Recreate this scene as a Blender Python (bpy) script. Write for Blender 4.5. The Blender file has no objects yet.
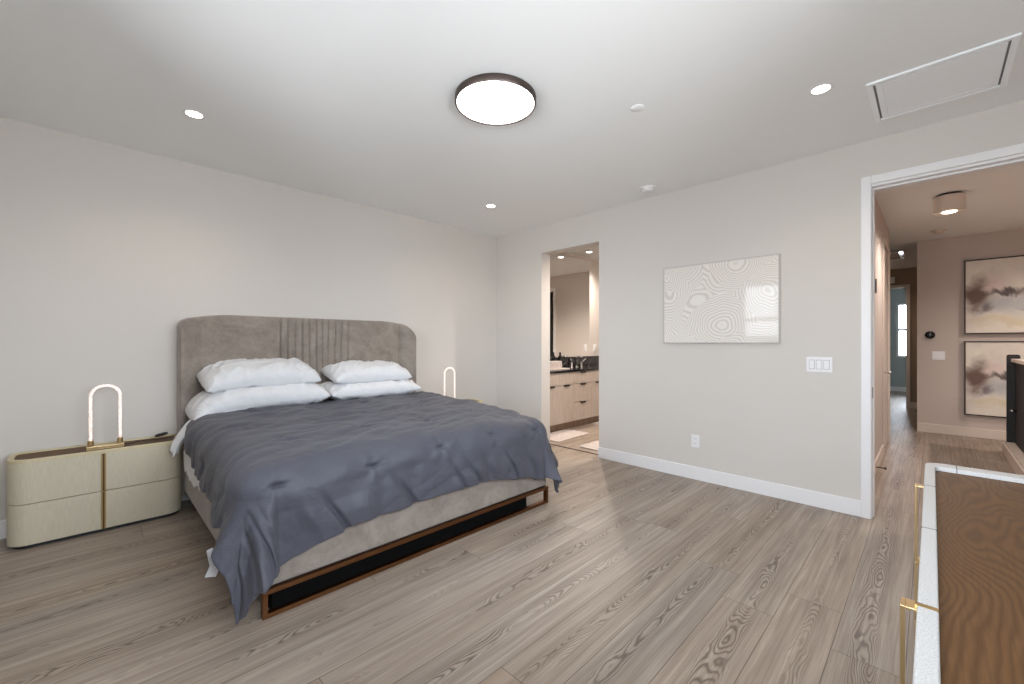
import bpy, bmesh, math, random
from mathutils import Vector, Matrix, noise

random.seed(7)
S = bpy.context.scene
C = S.collection
PI = math.pi

# ------------------------------------------------------------------ camera, world, exposure
cam_d = bpy.data.cameras.new('camera')
cam = bpy.data.objects.new('camera', cam_d)
C.objects.link(cam)
cam.location = (0, 0, 1.272)
cam.rotation_euler = (math.radians(90), 0, math.radians(-45))
cam_d.sensor_width = 36
cam_d.lens = 36 * 420 / 1024
cam_d.shift_y = 1 / 1024
cam_d.clip_start = 0.02
S.camera = cam

S.view_settings.view_transform = 'Standard'
S.view_settings.look = 'None'
S.view_settings.gamma = 1
S.view_settings.use_curve_mapping = False
S.view_settings.exposure = 0.14
S.cycles.use_denoising = True
S.cycles.max_bounces = 12
S.cycles.diffuse_bounces = 9
S.cycles.glossy_bounces = 4
S.cycles.transparent_max_bounces = 12
S.cycles.sample_clamp_indirect = 6
S.cycles.caustics_reflective = False
S.cycles.caustics_refractive = False

world = bpy.data.worlds.new('sky')
S.world = world
world.use_nodes = True
wn = world.node_tree.nodes
wl = world.node_tree.links
bg = wn['Background']
tc = wn.new('ShaderNodeTexCoord')
sx = wn.new('ShaderNodeSeparateXYZ')
wl.new(tc.outputs['Generated'], sx.inputs[0])
rp = wn.new('ShaderNodeValToRGB')
rp.color_ramp.elements[0].position = 0.45
rp.color_ramp.elements[0].color = (0.56, 0.58, 0.605, 1)
rp.color_ramp.elements[1].position = 0.56
rp.color_ramp.elements[1].color = (0.82, 0.90, 1.0, 1)
mr = wn.new('ShaderNodeMapRange')
mr.inputs['From Min'].default_value = -1
mr.inputs['From Max'].default_value = 1
wl.new(sx.outputs['Z'], mr.inputs['Value'])
wl.new(mr.outputs[0], rp.inputs[0])
wl.new(rp.outputs[0], bg.inputs[0])
bg.inputs[1].default_value = 17.0


def portal(name, loc, rot, sx_, sy_):
    d = bpy.data.lights.new(name, 'AREA')
    d.shape = 'RECTANGLE'
    d.size = sx_
    d.size_y = sy_
    d.cycles.is_portal = True
    o = bpy.data.objects.new(name, d)
    o.location = loc
    o.rotation_euler = rot
    C.objects.link(o)


# ------------------------------------------------------------------ helpers
def newbm():
    return bmesh.new()


def obj(name, bm, mat, parent=None, smooth=False, bevel=0, kind=None, autosmooth=False):
    me = bpy.data.meshes.new(name)
    bmesh.ops.recalc_face_normals(bm, faces=bm.faces)
    bm.to_mesh(me)
    bm.free()
    o = bpy.data.objects.new(name, me)
    C.objects.link(o)
    mats = mat if isinstance(mat, (list, tuple)) else [mat]
    for m in mats:
        me.materials.append(m)
    if smooth or autosmooth:
        for p in me.polygons:
            p.use_smooth = True
    if autosmooth:
        me.set_sharp_from_angle(angle=math.radians(35))
    if bevel:
        md = o.modifiers.new('bevel', 'BEVEL')
        md.width = bevel
        md.segments = 3
        md.limit_method = 'ANGLE'
        md.angle_limit = math.radians(40)
        md.harden_normals = False
    if parent:
        o.parent = parent
    if kind:
        o['kind'] = kind
    return o


def box(bm, x0, x1, y0, y1, z0, z1, mi=0):
    vs = [bm.verts.new(p) for p in
          [(x0, y0, z0), (x1, y0, z0), (x1, y1, z0), (x0, y1, z0),
           (x0, y0, z1), (x1, y0, z1), (x1, y1, z1), (x0, y1, z1)]]
    for f in [(0, 3, 2, 1), (4, 5, 6, 7), (0, 1, 5, 4), (1, 2, 6, 5), (2, 3, 7, 6), (3, 0, 4, 7)]:
        bm.faces.new([vs[i] for i in f]).material_index = mi
    return vs


def lathe(bm, prof, cx=0, cy=0, n=48, mi=0):
    """prof: list of (r, z); revolved around a vertical axis, capped at r==0 ends."""
    rings = []
    for r, z in prof:
        if r <= 1e-6:
            rings.append([bm.verts.new((cx, cy, z))])
        else:
            rings.append([bm.verts.new((cx + r * math.cos(2 * PI * i / n), cy + r * math.sin(2 * PI * i / n), z)) for i in range(n)])
    for a, b in zip(rings[:-1], rings[1:]):
        if len(a) == 1 and len(b) == 1:
            continue
        for i in range(n):
            j = (i + 1) % n
            if len(a) == 1:
                f = bm.faces.new((a[0], b[i], b[j]))
            elif len(b) == 1:
                f = bm.faces.new((a[i], a[j], b[0]))
            else:
                f = bm.faces.new((a[i], a[j], b[j], b[i]))
            f.material_index = mi


def tube(bm, pts, r, n=12, mi=0, caps=True):
    pts = [Vector(p) for p in pts]
    rings = []
    up = None
    for i, p in enumerate(pts):
        t = (pts[min(i + 1, len(pts) - 1)] - pts[max(i - 1, 0)]).normalized()
        if up is None:
            up = t.orthogonal().normalized()
        else:
            up = (up - t * up.dot(t)).normalized()
        b = t.cross(up)
        rr = r[i] if isinstance(r, (list, tuple)) else r
        rings.append([bm.verts.new(p + (up * math.cos(2 * PI * k / n) + b * math.sin(2 * PI * k / n)) * rr) for k in range(n)])
    for a, b in zip(rings[:-1], rings[1:]):
        for k in range(n):
            j = (k + 1) % n
            bm.faces.new((a[k], a[j], b[j], b[k])).material_index = mi
    if caps:
        bm.faces.new(list(reversed(rings[0]))).material_index = mi
        bm.faces.new(rings[-1]).material_index = mi


def prism(bm, outline, z0, z1, mi=0):
    a = [bm.verts.new((x, y, z0)) for x, y in outline]
    b = [bm.verts.new((x, y, z1)) for x, y in outline]
    n = len(outline)
    bm.faces.new(list(reversed(a))).material_index = mi
    bm.faces.new(b).material_index = mi
    for i in range(n):
        j = (i + 1) % n
        bm.faces.new((a[i], a[j], b[j], b[i])).material_index = mi


def rrect(x0, x1, y0, y1, r, n=10):
    """rounded rectangle outline; r may be (r at y0 side, r at y1 side)"""
    ra, rb = r if isinstance(r, tuple) else (r, r)
    out = []
    for cx, cy, rr, a0 in [(x1 - ra, y0 + ra, ra, -PI / 2), (x1 - rb, y1 - rb, rb, 0),
                           (x0 + rb, y1 - rb, rb, PI / 2), (x0 + ra, y0 + ra, ra, PI)]:
        for i in range(n + 1):
            a = a0 + PI / 2 * i / n
            out.append((cx + rr * math.cos(a), cy + rr * math.sin(a)))
    return out


def ringwall(bm, outer, inner, z0, z1, mi=0):
    n = len(outer)
    lo = [[bm.verts.new((x, y, z)) for x, y in pl] for pl in (outer, inner) for z in (z0, z1)]
    oa, ob, ia, ib = lo
    for i in range(n):
        j = (i + 1) % n
        for q in ((oa[i], oa[j], ob[j], ob[i]), (ia[j], ia[i], ib[i], ib[j]),
                  (ob[i], ob[j], ib[j], ib[i]), (oa[j], oa[i], ia[i], ia[j])):
            bm.faces.new(q).material_index = mi


def empty(name, label, cat, loc=(0, 0, 0), rz=0, group=None):
    o = bpy.data.objects.new(name, None)
    o.empty_display_size = 0.1
    C.objects.link(o)
    o.location = loc
    o.rotation_euler = (0, 0, rz)
    return tag(o, label, cat, group)


def tag(o, label, cat, group=None):
    o['label'] = label
    o['category'] = cat
    if group:
        o['group'] = group
    return o


def copy_tree(o, parent=None):
    c = o.copy()
    C.objects.link(c)
    c.parent = parent
    for ch in list(o.children):
        copy_tree(ch, c)
    return c


def lamp(name, kind, loc, energy, color, size=0.05, rot=(0, 0, 0), spot=None, parent=None):
    d = bpy.data.lights.new(name, kind)
    d.energy = energy
    d.color = color
    if kind == 'AREA':
        d.shape = 'DISK'
        d.size = size
    else:
        d.shadow_soft_size = size
    if spot:
        d.spot_size = math.radians(spot)
        d.spot_blend = 0.8
    o = bpy.data.objects.new(name, d)
    o.location = loc
    o.rotation_euler = rot
    C.objects.link(o)
    if parent:
        o.parent = parent
    return o


# ------------------------------------------------------------------ node helper
class NT:
    def __init__(self, name):
        self.m = bpy.data.materials.new(name)
        self.m.use_nodes = True
        self.t = self.m.node_tree
        self.b = self.t.nodes['Principled BSDF']

    def n(self, kind, **kw):
        nd = self.t.nodes.new(kind)
        for k, v in kw.items():
            setattr(nd, k, v)
        return nd

    def put(self, sock, v):
        if v is None:
            return
        if isinstance(v, bpy.types.NodeSocket):
            self.t.links.new(v, sock)
        elif isinstance(v, (tuple, list)) and len(v) == 3 and sock.type == 'RGBA':
            sock.default_value = (*v, 1)
        else:
            sock.default_value = v

    def math(self, op, a, b=None, c=None, clamp=False):
        nd = self.n('ShaderNodeMath', operation=op, use_clamp=clamp)
        for i, v in enumerate((a, b, c)):
            self.put(nd.inputs[i], v)
        return nd.outputs[0]

    def pos(self):
        return self.n('ShaderNodeTexCoord').outputs['Object']

    def sep(self, v):
        nd = self.n('ShaderNodeSeparateXYZ')
        self.put(nd.inputs[0], v)
        return nd.outputs

    def comb(self, x=0.0, y=0.0, z=0.0):
        nd = self.n('ShaderNodeCombineXYZ')
        for i, v in enumerate((x, y, z)):
            self.put(nd.inputs[i], v)
        return nd.outputs[0]

    def noise(self, v, scale=5, detail=2, rough=0.5, dist=0.0, out=0):
        nd = self.n('ShaderNodeTexNoise')
        self.put(nd.inputs['Vector'], v)
        nd.inputs['Scale'].default_value = scale
        nd.inputs['Detail'].default_value = detail
        nd.inputs['Roughness'].default_value = rough
        nd.inputs['Distortion'].default_value = dist
        return nd.outputs[out]

    def white(self, v):
        nd = self.n('ShaderNodeTexWhiteNoise')
        nd.noise_dimensions = '3D'
        self.put(nd.inputs['Vector'], v)
        return nd.outputs['Value']

    def mix(self, f, a, b, blend='MIX'):
        nd = self.n('ShaderNodeMix', data_type='RGBA', blend_type=blend)
        self.put(nd.inputs[0], f)
        self.put(nd.inputs[6], a)
        self.put(nd.inputs[7], b)
        return nd.outputs[2]

    def ramp(self, f, stops):
        nd = self.n('ShaderNodeValToRGB')
        els = nd.color_ramp.elements
        while len(els) < len(stops):
            els.new(0.5)
        for e, (p, c) in zip(els, stops):
            e.position = p
            e.color = (*c, 1) if len(c) == 3 else c
        self.put(nd.inputs[0], f)
        return nd.outputs[0]

    def map(self, v, a, b, c=0.0, d=1.0, smooth=False):
        nd = self.n('ShaderNodeMapRange')
        if smooth:
            nd.interpolation_type = 'SMOOTHSTEP'
        self.put(nd.inputs[0], v)
        for i, x in enumerate((a, b, c, d)):
            nd.inputs[i + 1].default_value = x
        return nd.outputs[0]

    def scale(self, v, s):
        nd = self.n('ShaderNodeVectorMath', operation='MULTIPLY')
        self.put(nd.inputs[0], v)
        nd.inputs[1].default_value = s
        return nd.outputs[0]

    def add(self, v, w):
        nd = self.n('ShaderNodeVectorMath', operation='ADD')
        self.put(nd.inputs[0], v)
        self.put(nd.inputs[1], w)
        return nd.outputs[0]

    def bump(self, h, strength=0.3, dist=0.002):
        nd = self.n('ShaderNodeBump')
        nd.inputs['Strength'].default_value = strength
        nd.inputs['Distance'].default_value = dist
        self.put(nd.inputs['Height'], h)
        self.t.links.new(nd.outputs[0], self.b.inputs['Normal'])

    def set(self, color=None, rough=None, metal=None, **kw):
        if color is not None:
            self.put(self.b.inputs['Base Color'], color)
        if rough is not None:
            self.put(self.b.inputs['Roughness'], rough)
        if metal is not None:
            self.put(self.b.inputs['Metallic'], metal)
        for k, v in kw.items():
            self.put(self.b.inputs[k.replace('_', ' ')], v)
        return self.m


def srgb(r, g, b):
    f = lambda c: ((c / 255 + 0.055) / 1.055) ** 2.4 if c > 10 else c / 255 / 12.92
    return (f(r), f(g), f(b))


# ------------------------------------------------------------------ materials
def paint(name, col, bump=0.12, rough=0.85):
    t = NT(name)
    p = t.pos()
    n = t.noise(p, 2.0, 3)
    c = t.mix(n, tuple(x * 0.985 for x in col), tuple(min(1, x * 1.015) for x in col))
    t.set(color=c, rough=rough)
    t.bump(t.noise(p, 220, 2), bump, 0.0006)
    return t.m


M = {}
M['wall'] = paint('wall_paint', (0.66, 0.63, 0.592))
M['ceiling'] = paint('ceiling_paint', (0.885, 0.90, 0.90))
M['trim'] = paint('white_trim_paint', (0.84, 0.84, 0.85), 0.02, 0.4)
M['bath_wall'] = paint('bathroom_paint', (0.70, 0.655, 0.61))
M['vent_white'] = paint('vent_white', (0.93, 0.96, 1.0), 0.0, 0.5)
M['plastic'] = paint('white_plastic', (0.83, 0.83, 0.84), 0.0, 0.35)
M['blue_wall'] = paint('blue_grey_paint', (0.44, 0.48, 0.48))
M['shaded_wall'] = paint('shaded_corridor_paint', (0.34, 0.26, 0.19))  # the corridor's weak light is put into this wall colour
M['hall_wall'] = paint('hall_paint', (0.58, 0.51, 0.465))
M['hall_door'] = paint('beige_door_paint', (0.70, 0.62, 0.55), 0.02, 0.45)


def wood_floor(name, tint):
    t = NT(name)
    x, y, z = t.sep(t.pos())
    W = 0.2245
    yy = t.math('DIVIDE', t.math('SUBTRACT', y, 0.298 - W * 10), W)
    row = t.math('FLOOR', yy)
    fy = t.math('SUBTRACT', yy, row)
    rr = t.white(t.comb(row, 3.7, 1.1))
    L = 2.15
    xx = t.math('ADD', t.math('DIVIDE', x, L), t.math('MULTIPLY', rr, 7.0))
    colm = t.math('FLOOR', xx)
    fx = t.math('SUBTRACT', xx, colm)
    rnd = t.white(t.comb(row, colm, 5.5))
    rnd2 = t.white(t.comb(colm, row, 9.5))
    # distance to joints
    dy = t.math('MULTIPLY', t.math('MINIMUM', fy, t.math('SUBTRACT', 1.0, fy)), W)
    dx = t.math('MULTIPLY', t.math('MINIMUM', fx, t.math('SUBTRACT', 1.0, fx)), L)
    dmin = t.math('MINIMUM', dx, dy)
    joint = t.map(dmin, 0.0008, 0.0022, 1.0, 0.0)
    # cathedral grain: contours of a stretched field
    yc = t.math('MULTIPLY', t.math('ADD', t.math('SUBTRACT', fy, 0.5), t.math('MULTIPLY', t.math('SUBTRACT', rnd2, 0.5), 0.30)), W)
    sgn = t.math('SUBTRACT', t.math('MULTIPLY', t.math('GREATER_THAN', rnd, 0.5), 2.0), 1.0)
    ox = t.math('ADD', x, t.math('MULTIPLY', rnd, 37.0))
    lf = t.noise(t.comb(t.math('MULTIPLY', ox, 1.5), t.math('MULTIPLY', yc, 6.0), rnd2), 1.0, 2, 0.5)
    wob = t.noise(t.comb(t.math('MULTIPLY', ox, 9.0), t.math('MULTIPLY', yc, 26.0), rnd), 1.0, 2, 0.6)
    f = t.math('ADD', t.math('MULTIPLY', t.math('MULTIPLY', ox, sgn), 6.0),
               t.math('MULTIPLY', t.math('MULTIPLY', yc, yc), 1900.0))
    f = t.math('ADD', f, t.math('MULTIPLY', lf, 24.0))
    f = t.math('ADD', f, t.math('MULTIPLY', wob, 1.5))
    ring = t.math('ADD', t.math('MULTIPLY', t.math('SINE', t.math('MULTIPLY', f, 6.283)), 0.5), 0.5)
    ring = t.math('POWER', ring, 2.2)
    mask = t.noise(t.comb(t.math('MULTIPLY', ox, 1.1), t.math('MULTIPLY', y, 3.0), 4.0), 1.0, 2, 0.5)
    mask = t.map(mask, 0.38, 0.58, 0.12, 1.0, smooth=True)
    centre = t.map(t.math('ABSOLUTE', yc), 0.02, 0.085, 1.0, 0.18, smooth=True)
    ring = t.math('MULTIPLY', t.math('MULTIPLY', ring, mask), centre)
    # fine straight grain
    fine = t.noise(t.comb(t.math('MULTIPLY', ox, 3.0), t.math('MULTIPLY', y, 150.0), rnd), 1.0, 4, 0.65)
    fine2 = t.noise(t.comb(t.math('MULTIPLY', ox, 1.3), t.math('MULTIPLY', y, 38.0), rnd), 1.0, 3, 0.6)
    base = t.ramp(fine2, [(0.25, tuple(a * b for a, b in zip(srgb(144, 130, 117), tint))),
                          (0.5, tuple(a * b for a, b in zip(srgb(169, 154, 140), tint))),
                          (0.75, tuple(a * b for a, b in zip(srgb(189, 176, 162), tint)))])
    c = t.mix(t.map(fine, 0.35, 0.7, 0.0, 0.5), base, tuple(a * b for a, b in zip(srgb(120, 106, 93), tint)))
    c = t.mix(t.math('MULTIPLY', ring, 0.8), c, tuple(a * b for a, b in zip(srgb(84, 72, 62), tint)))
    hv = t.n('ShaderNodeHueSaturation')
    t.put(hv.inputs['Value'], t.map(rnd, 0, 1, 0.93, 1.05))
    t.put(hv.inputs['Saturation'], t.map(rnd2, 0, 1, 0.85, 1.15))
    t.put(hv.inputs['Color'], c)
    c = t.mix(t.math('MULTIPLY', joint, 0.75), hv.outputs[0], srgb(64, 54, 46))
    t.set(color=c, rough=t.map(fine, 0.3, 0.7, 0.36, 0.5))
    h = t.math('SUBTRACT', t.math('MULTIPLY', ring, -0.4), t.math('MULTIPLY', joint, 1.5))
    t.bump(h, 0.25, 0.001)
    return t.m


M['floor'] = wood_floor('oak_plank_floor', (1, 1, 1))


def wood(name, dark, mid, light, dens=7.0, rough=0.4, sc=1.0, ringmix=0.45):
    t = NT(name)
    x, y, z = t.sep(t.pos())
    x = t.math('MULTIPLY', x, sc)
    y = t.math('MULTIPLY', y, sc)
    lf = t.noise(t.comb(t.math('MULTIPLY', x, 1.3), t.math('MULTIPLY', y, 3.4), 2.0), 1.0, 2, 0.45)
    wob = t.noise(t.comb(t.math('MULTIPLY', x, 5.0), t.math('MULTIPLY', y, 24.0), 3.0), 1.0, 2, 0.5)
    f = t.math('ADD', t.math('MULTIPLY', lf, dens * 3), t.math('ADD', t.math('MULTIPLY', y, dens * 4.0), t.math('MULTIPLY', wob, 0.9)))
    ring = t.math('ADD', t.math('MULTIPLY', t.math('SINE', t.math('MULTIPLY', f, 6.283)), 0.5), 0.5)
    ring = t.math('POWER', ring, 1.6)
    fine = t.noise(t.comb(t.math('MULTIPLY', x, 9.0), t.math('MULTIPLY', y, 170.0), 0.0), 1.0, 4, 0.7)
    c = t.mix(t.map(fine, 0.3, 0.7), mid, light)
    c = t.mix(t.math('MULTIPLY', ring, ringmix), c, dark)
    t.set(color=c, rough=rough, Specular_IOR_Level=0.22)
    t.bump(fine, 0.15, 0.0006)
    return t.m


M['brown_wood'] = wood('brown_oak_top', srgb(66, 42, 22), srgb(100, 69, 40), srgb(116, 83, 50), 10.0, 0.5)
M['night_wood'] = wood('walnut_tray', srgb(62, 42, 22), srgb(92, 66, 38), srgb(106, 78, 46), 5.0, 0.5)


def vanity_mat():
    t = NT('pale_oak_laminate')
    x, y, z = t.sep(t.pos())
    n = t.noise(t.comb(t.math('MULTIPLY', x, 60.0), y, t.math('MULTIPLY', z, 3.0)), 1.0, 4, 0.6)
    t.set(color=t.ramp(n, [(0.3, srgb(176, 163, 152)), (0.7, srgb(202, 191, 181))]), rough=0.5)
    return t.m


M['vanity'] = vanity_mat()


def linen():
    t = NT('cream_linen_veneer')
    p = t.pos()
    v = t.noise(t.scale(p, (420, 420, 14)), 1.0, 3, 0.7)
    w = t.noise(t.scale(p, (14, 14, 1.2)), 1.0, 2, 0.5)
    c = t.ramp(v, [(0.3, srgb(188, 179, 156)), (0.7, srgb(210, 202, 181))])
    c = t.mix(t.map(w, 0.35, 0.7, 0, 0.3), c, srgb(206, 197, 174))
    t.set(color=c, rough=0.5)
    t.bump(v, 0.2, 0.0006)
    return t.m


M['linen'] = linen()


def whiteshell():
    t = NT('white_textured_lacquer')
    p = t.pos()
    v = t.noise(t.scale(p, (300, 300, 300)), 1.0, 2, 0.6)
    t.set(color=t.ramp(v, [(0.3, (0.54, 0.54, 0.53)), (0.65, (0.72, 0.72, 0.71))]), rough=0.5)
    t.bump(v, 0.3, 0.0006)
    return t.m


M['whiteshell'] = whiteshell()


def velvet(name, dark, light, scale=5):
    t = NT(name)
    p = t.pos()
    a = t.noise(p, scale, 4, 0.6, 0.6)
    b = t.noise(p, scale * 5, 3, 0.6, 1.0)
    f = t.math('ADD', t.math('MULTIPLY', a, 0.7), t.math('MULTIPLY', b, 0.3))
    t.set(color=t.ramp(f, [(0.36, dark), (0.62, light)]), rough=0.9, Sheen_Weight=0.25, Sheen_Roughness=0.5)
    t.bump(t.noise(p, 500, 2), 0.3, 0.0006)
    return t.m


M['velvet'] = velvet('taupe_velvet', srgb(126, 116, 107), srgb(154, 144, 134))


def cloth(name, a, b, scale=900, bump=0.35, sheen=0.15, rough=0.85, dist=0.001, wsc=26):
    t = NT(name)
    p = t.pos()
    n = t.noise(p, 3.0, 3, 0.6)
    t.set(color=t.mix(n, a, b), rough=rough, Sheen_Weight=sheen)
    wr = t.noise(p, wsc, 4, 0.6, 1.2)
    fn = t.noise(p, scale, 2)
    t.bump(t.math('ADD', t.math('MULTIPLY', wr, 9.0), t.math('MULTIPLY', fn, 0.4)), bump, dist)
    return t.m


M['comforter'] = cloth('slate_comforter_cloth', srgb(65, 66, 75), srgb(73, 74, 85), sheen=0.07, rough=0.58, dist=0.0022, wsc=9)
M['sheet'] = cloth('white_cotton', (0.70, 0.71, 0.73), (0.74, 0.75, 0.77), bump=0.5, dist=0.0025, wsc=6)


def metal(name, col, rough):
    t = NT(name)
    n = t.noise(t.pos(), 60, 2)
    t.set(color=t.mix(n, tuple(c * 0.93 for c in col), col), rough=rough, metal=1.0)
    return t.m


M['brass'] = metal('satin_brass', srgb(222, 194, 146), 0.3)
M['brass_dull'] = metal('aged_brass', srgb(176, 150, 104), 0.38)
M['bronze'] = metal('copper_bronze', srgb(128, 88, 58), 0.36)
M['chrome'] = metal('chrome', (0.85, 0.85, 0.86), 0.08)
M['dark_metal'] = metal('dark_bronze', srgb(96, 86, 82), 0.4)


def plain(name, col, rough=0.5, **kw):
    t = NT(name)
    n = t.noise(t.pos(), 40, 2)
    t.set(color=t.mix(n, tuple(c * 0.94 for c in col), col), rough=rough, **kw)
    return t.m


M['black'] = plain('matte_black', (0.012, 0.012, 0.013), 0.6)
M['blackgloss'] = plain('black_gloss', (0.01, 0.01, 0.012), 0.12)
M['cloth_and_shade'] = plain('black_cloth_and_shade', (0.005, 0.005, 0.005), 1.0, Specular_IOR_Level=0.05)  # bed underside cloth, also the painted shade below the bed
M['grey_gap'] = plain('grey_shadow_gap', (0.22, 0.22, 0.23), 0.7)
M['rug'] = velvet('blush_white_mat', srgb(182, 170, 164), srgb(212, 202, 197), 30)


def marble():
    t = NT('black_marble')
    p = t.pos()
    n = t.noise(p, 3.2, 4, 0.6, 1.5)
    v = t.math('ABSOLUTE', t.math('SUBTRACT', n, 0.5))
    t.set(color=t.ramp(v, [(0.0, (0.45, 0.45, 0.47)), (0.004, (0.03, 0.03, 0.035)), (0.010, (0.008, 0.008, 0.01))]), rough=0.12)
    return t.m


M['marble'] = marble()


def emis(name, col, strength):
    m = bpy.data.materials.new(name)
    m.use_nodes = True
    nt = m.node_tree
    nt.nodes.remove(nt.nodes['Principled BSDF'])
    e = nt.nodes.new('ShaderNodeEmission')
    e.inputs[0].default_value = (*col, 1)
    e.inputs[1].default_value = strength
    nt.links.new(e.outputs[0], nt.nodes['Material Output'].inputs[0])
    return m


M['glow_disc'] = emis('ceiling_lamp_glow', (1.0, 0.985, 0.96), 9.0)
M['glow_down'] = emis('downlight_glow', (1.0, 0.86, 0.72), 14.0)
M['glow_warm'] = emis('warm_bulb_glow', (1.0, 0.84, 0.66), 9.0)


def tube_mat():
    t = NT('crackled_lit_acrylic')
    v = t.n('ShaderNodeTexVoronoi')
    v.inputs['Scale'].default_value = 95
    t.put(v.inputs['Vector'], t.pos())
    s = t.map(v.outputs['Distance'], 0.1, 0.55, 1.9, 0.25)
    t.set(color=(0.8, 0.74, 0.7), rough=0.3)
    t.put(t.b.inputs['Emission Color'], (1.0, 0.80, 0.70))
    t.put(t.b.inputs['Emission Strength'], s)
    return t.m


M['lamp_tube'] = tube_mat()


def glass(name):
    m = bpy.data.materials.new(name)
    m.use_nodes = True
    nt = m.node_tree
    nt.nodes.remove(nt.nodes['Principled BSDF'])
    tr = nt.nodes.new('ShaderNodeBsdfTransparent')
    gl = nt.nodes.new('ShaderNodeBsdfGlossy')
    gl.inputs['Roughness'].default_value = 0.01
    fr = nt.nodes.new('ShaderNodeFresnel')
    fr.inputs[0].default_value = 1.45
    mx = nt.nodes.new('ShaderNodeMixShader')
    nt.links.new(fr.outputs[0], mx.inputs[0])
    nt.links.new(tr.outputs[0], mx.inputs[1])
    nt.links.new(gl.outputs[0], mx.inputs[2])
    nt.links.new(mx.outputs[0], nt.nodes['Material Output'].inputs[0])
    return m


M['glass'] = glass('window_glass')
t = NT('mirror_silver')
t.set(color=(0.9, 0.9, 0.9), rough=0.02, metal=1.0)
M['mirror'] = t.m


def contour_art():
    t = NT('white_contour_relief_print')
    x, y, z = t.sep(t.pos())
    p = t.comb(0.0, y, z)
    d = t.add(p, t.scale(t.noise(p, 4, 1, 0.5, out=1), (0.0, 0.14, 0.14)))
    v = t.n('ShaderNodeTexVoronoi')
    v.inputs['Scale'].default_value = 2.7
    t.put(v.inputs['Vector'], d)
    r = t.math('SINE', t.math('MULTIPLY', v.outputs['Distance'], 128.0))
    r = t.map(r, -0.2, 0.9, 0.0, 1.0, smooth=True)
    c = t.mix(r, srgb(234, 230, 224), srgb(214, 208, 200))
    t.set(color=c, rough=0.05, Specular_IOR_Level=0.2)
    return t.m


M['contour'] = contour_art()


def abstract_art():
    """z and y in the painting's own 1 x 1 m plane, centred on its origin"""
    t = NT('abstract_painting')
    x, y, z = t.sep(t.pos())
    p = t.comb(x, y, z)
    wig = t.noise(p, 4, 5, 0.6, 0.6, out=1)
    ws = t.sep(wig)
    yw = t.math('ADD', y, t.math('MULTIPLY', t.math('SUBTRACT', ws[0], 0.5), 0.36))
    zw = t.math('ADD', z, t.math('MULTIPLY', t.math('SUBTRACT', ws[1], 0.5), 0.36))

    def blob(cy, cz, ry, rz, soft=0.6):
        a = t.math('DIVIDE', t.math('SUBTRACT', yw, cy), ry)
        b = t.math('DIVIDE', t.math('SUBTRACT', zw, cz), rz)
        d = t.math('SQRT', t.math('ADD', t.math('MULTIPLY', a, a), t.math('MULTIPLY', b, b)))
        return t.map(d, 1 - soft, 1.0 + soft, 1.0, 0.0, smooth=True)
    c = t.ramp(t.noise(p, 2.2, 4, 0.6, 0.5), [(0.3, srgb(214, 206, 200)), (0.5, srgb(228, 221, 210)), (0.7, srgb(236, 230, 216))])
    c = t.mix(t.math('MULTIPLY', blob(0.0, -0.12, 0.30, 0.13), 0.75), c, srgb(172, 180, 186))
    c = t.mix(t.math('MULTIPLY', blob(0.40, 0.02, 0.13, 0.20), 1.0), c, srgb(112, 88, 80))
    c = t.mix(t.math('MULTIPLY', blob(0.12, 0.05, 0.17, 0.045, 0.5), 0.9), c, srgb(74, 58, 60))
    c = t.mix(t.math('MULTIPLY', blob(0.26, -0.16, 0.05, 0.06, 0.6), 0.8), c, srgb(104, 92, 96))
    c = t.mix(t.math('MULTIPLY', blob(-0.22, 0.02, 0.16, 0.12, 0.6), 0.85), c, srgb(112, 88, 82))
    c = t.mix(t.math('MULTIPLY', blob(-0.10, -0.20, 0.13, 0.03, 0.6), 0.7), c, srgb(108, 96, 100))
    c = t.mix(t.math('MULTIPLY', blob(0.24, 0.14, 0.10, 0.07, 0.7), 0.8), c, srgb(226, 208, 202))
    c = t.mix(t.math('MULTIPLY', blob(0.0, -0.34, 0.45, 0.06, 0.7), 0.5), c, srgb(206, 192, 150))
    t.set(color=c, rough=0.6)
    t.bump(t.noise(p, 60, 3), 0.3, 0.001)
    return t.m


M['abstract'] = abstract_art()

# ------------------------------------------------------------------ room numbers (metres)
XL, XR = -0.54, 3.985          # left wall, right wall (inner faces)
YN, YB = -0.62, 4.281          # wall behind the camera, headboard wall
H = 2.74
XW = 4.152                     # far face of the right wall


def structure(name, bm, mat, **kw):
    return obj(name, bm, mat, kind='structure', **kw)


# floor / ceiling
bm = newbm(); box(bm, -0.75, 15.3, -3.0, 4.45, -0.12, 0.0)
structure('floor', bm, M['floor'])
bm = newbm(); box(bm, -0.75, XW, -0.8, 4.45, H, H + 0.12)
structure('ceiling', bm, M['ceiling'])
bm = newbm(); box(bm, XW, 7.45, 1.3, 4.45, H, H + 0.12)
structure('ceiling_bathroom', bm, M['ceiling'])
bm = newbm(); box(bm, XW, 8.45, -3.0, 1.3, H, H + 0.12)
structure('ceiling_hall', bm, M['ceiling'])
bm = newbm(); box(bm, 8.45, 15.3, -3.0, 2.6, H, H + 0.12); box(bm, 7.45, 8.45, 1.3, 2.6, H, H + 0.12)
structure('ceiling_corridor', bm, M['ceiling'])

# headboard wall (also closes the bathroom)
bm = newbm(); box(bm, -0.75, XW, YB, YB + 0.15, 0, H)
structure('wall_back', bm, M['wall'])
YBB = 4.21
bm = newbm(); box(bm, XW, 7.45, YBB, YB + 0.15, 0, H)
structure('wall_bathroom_back', bm, M['bath_wall'])
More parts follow.
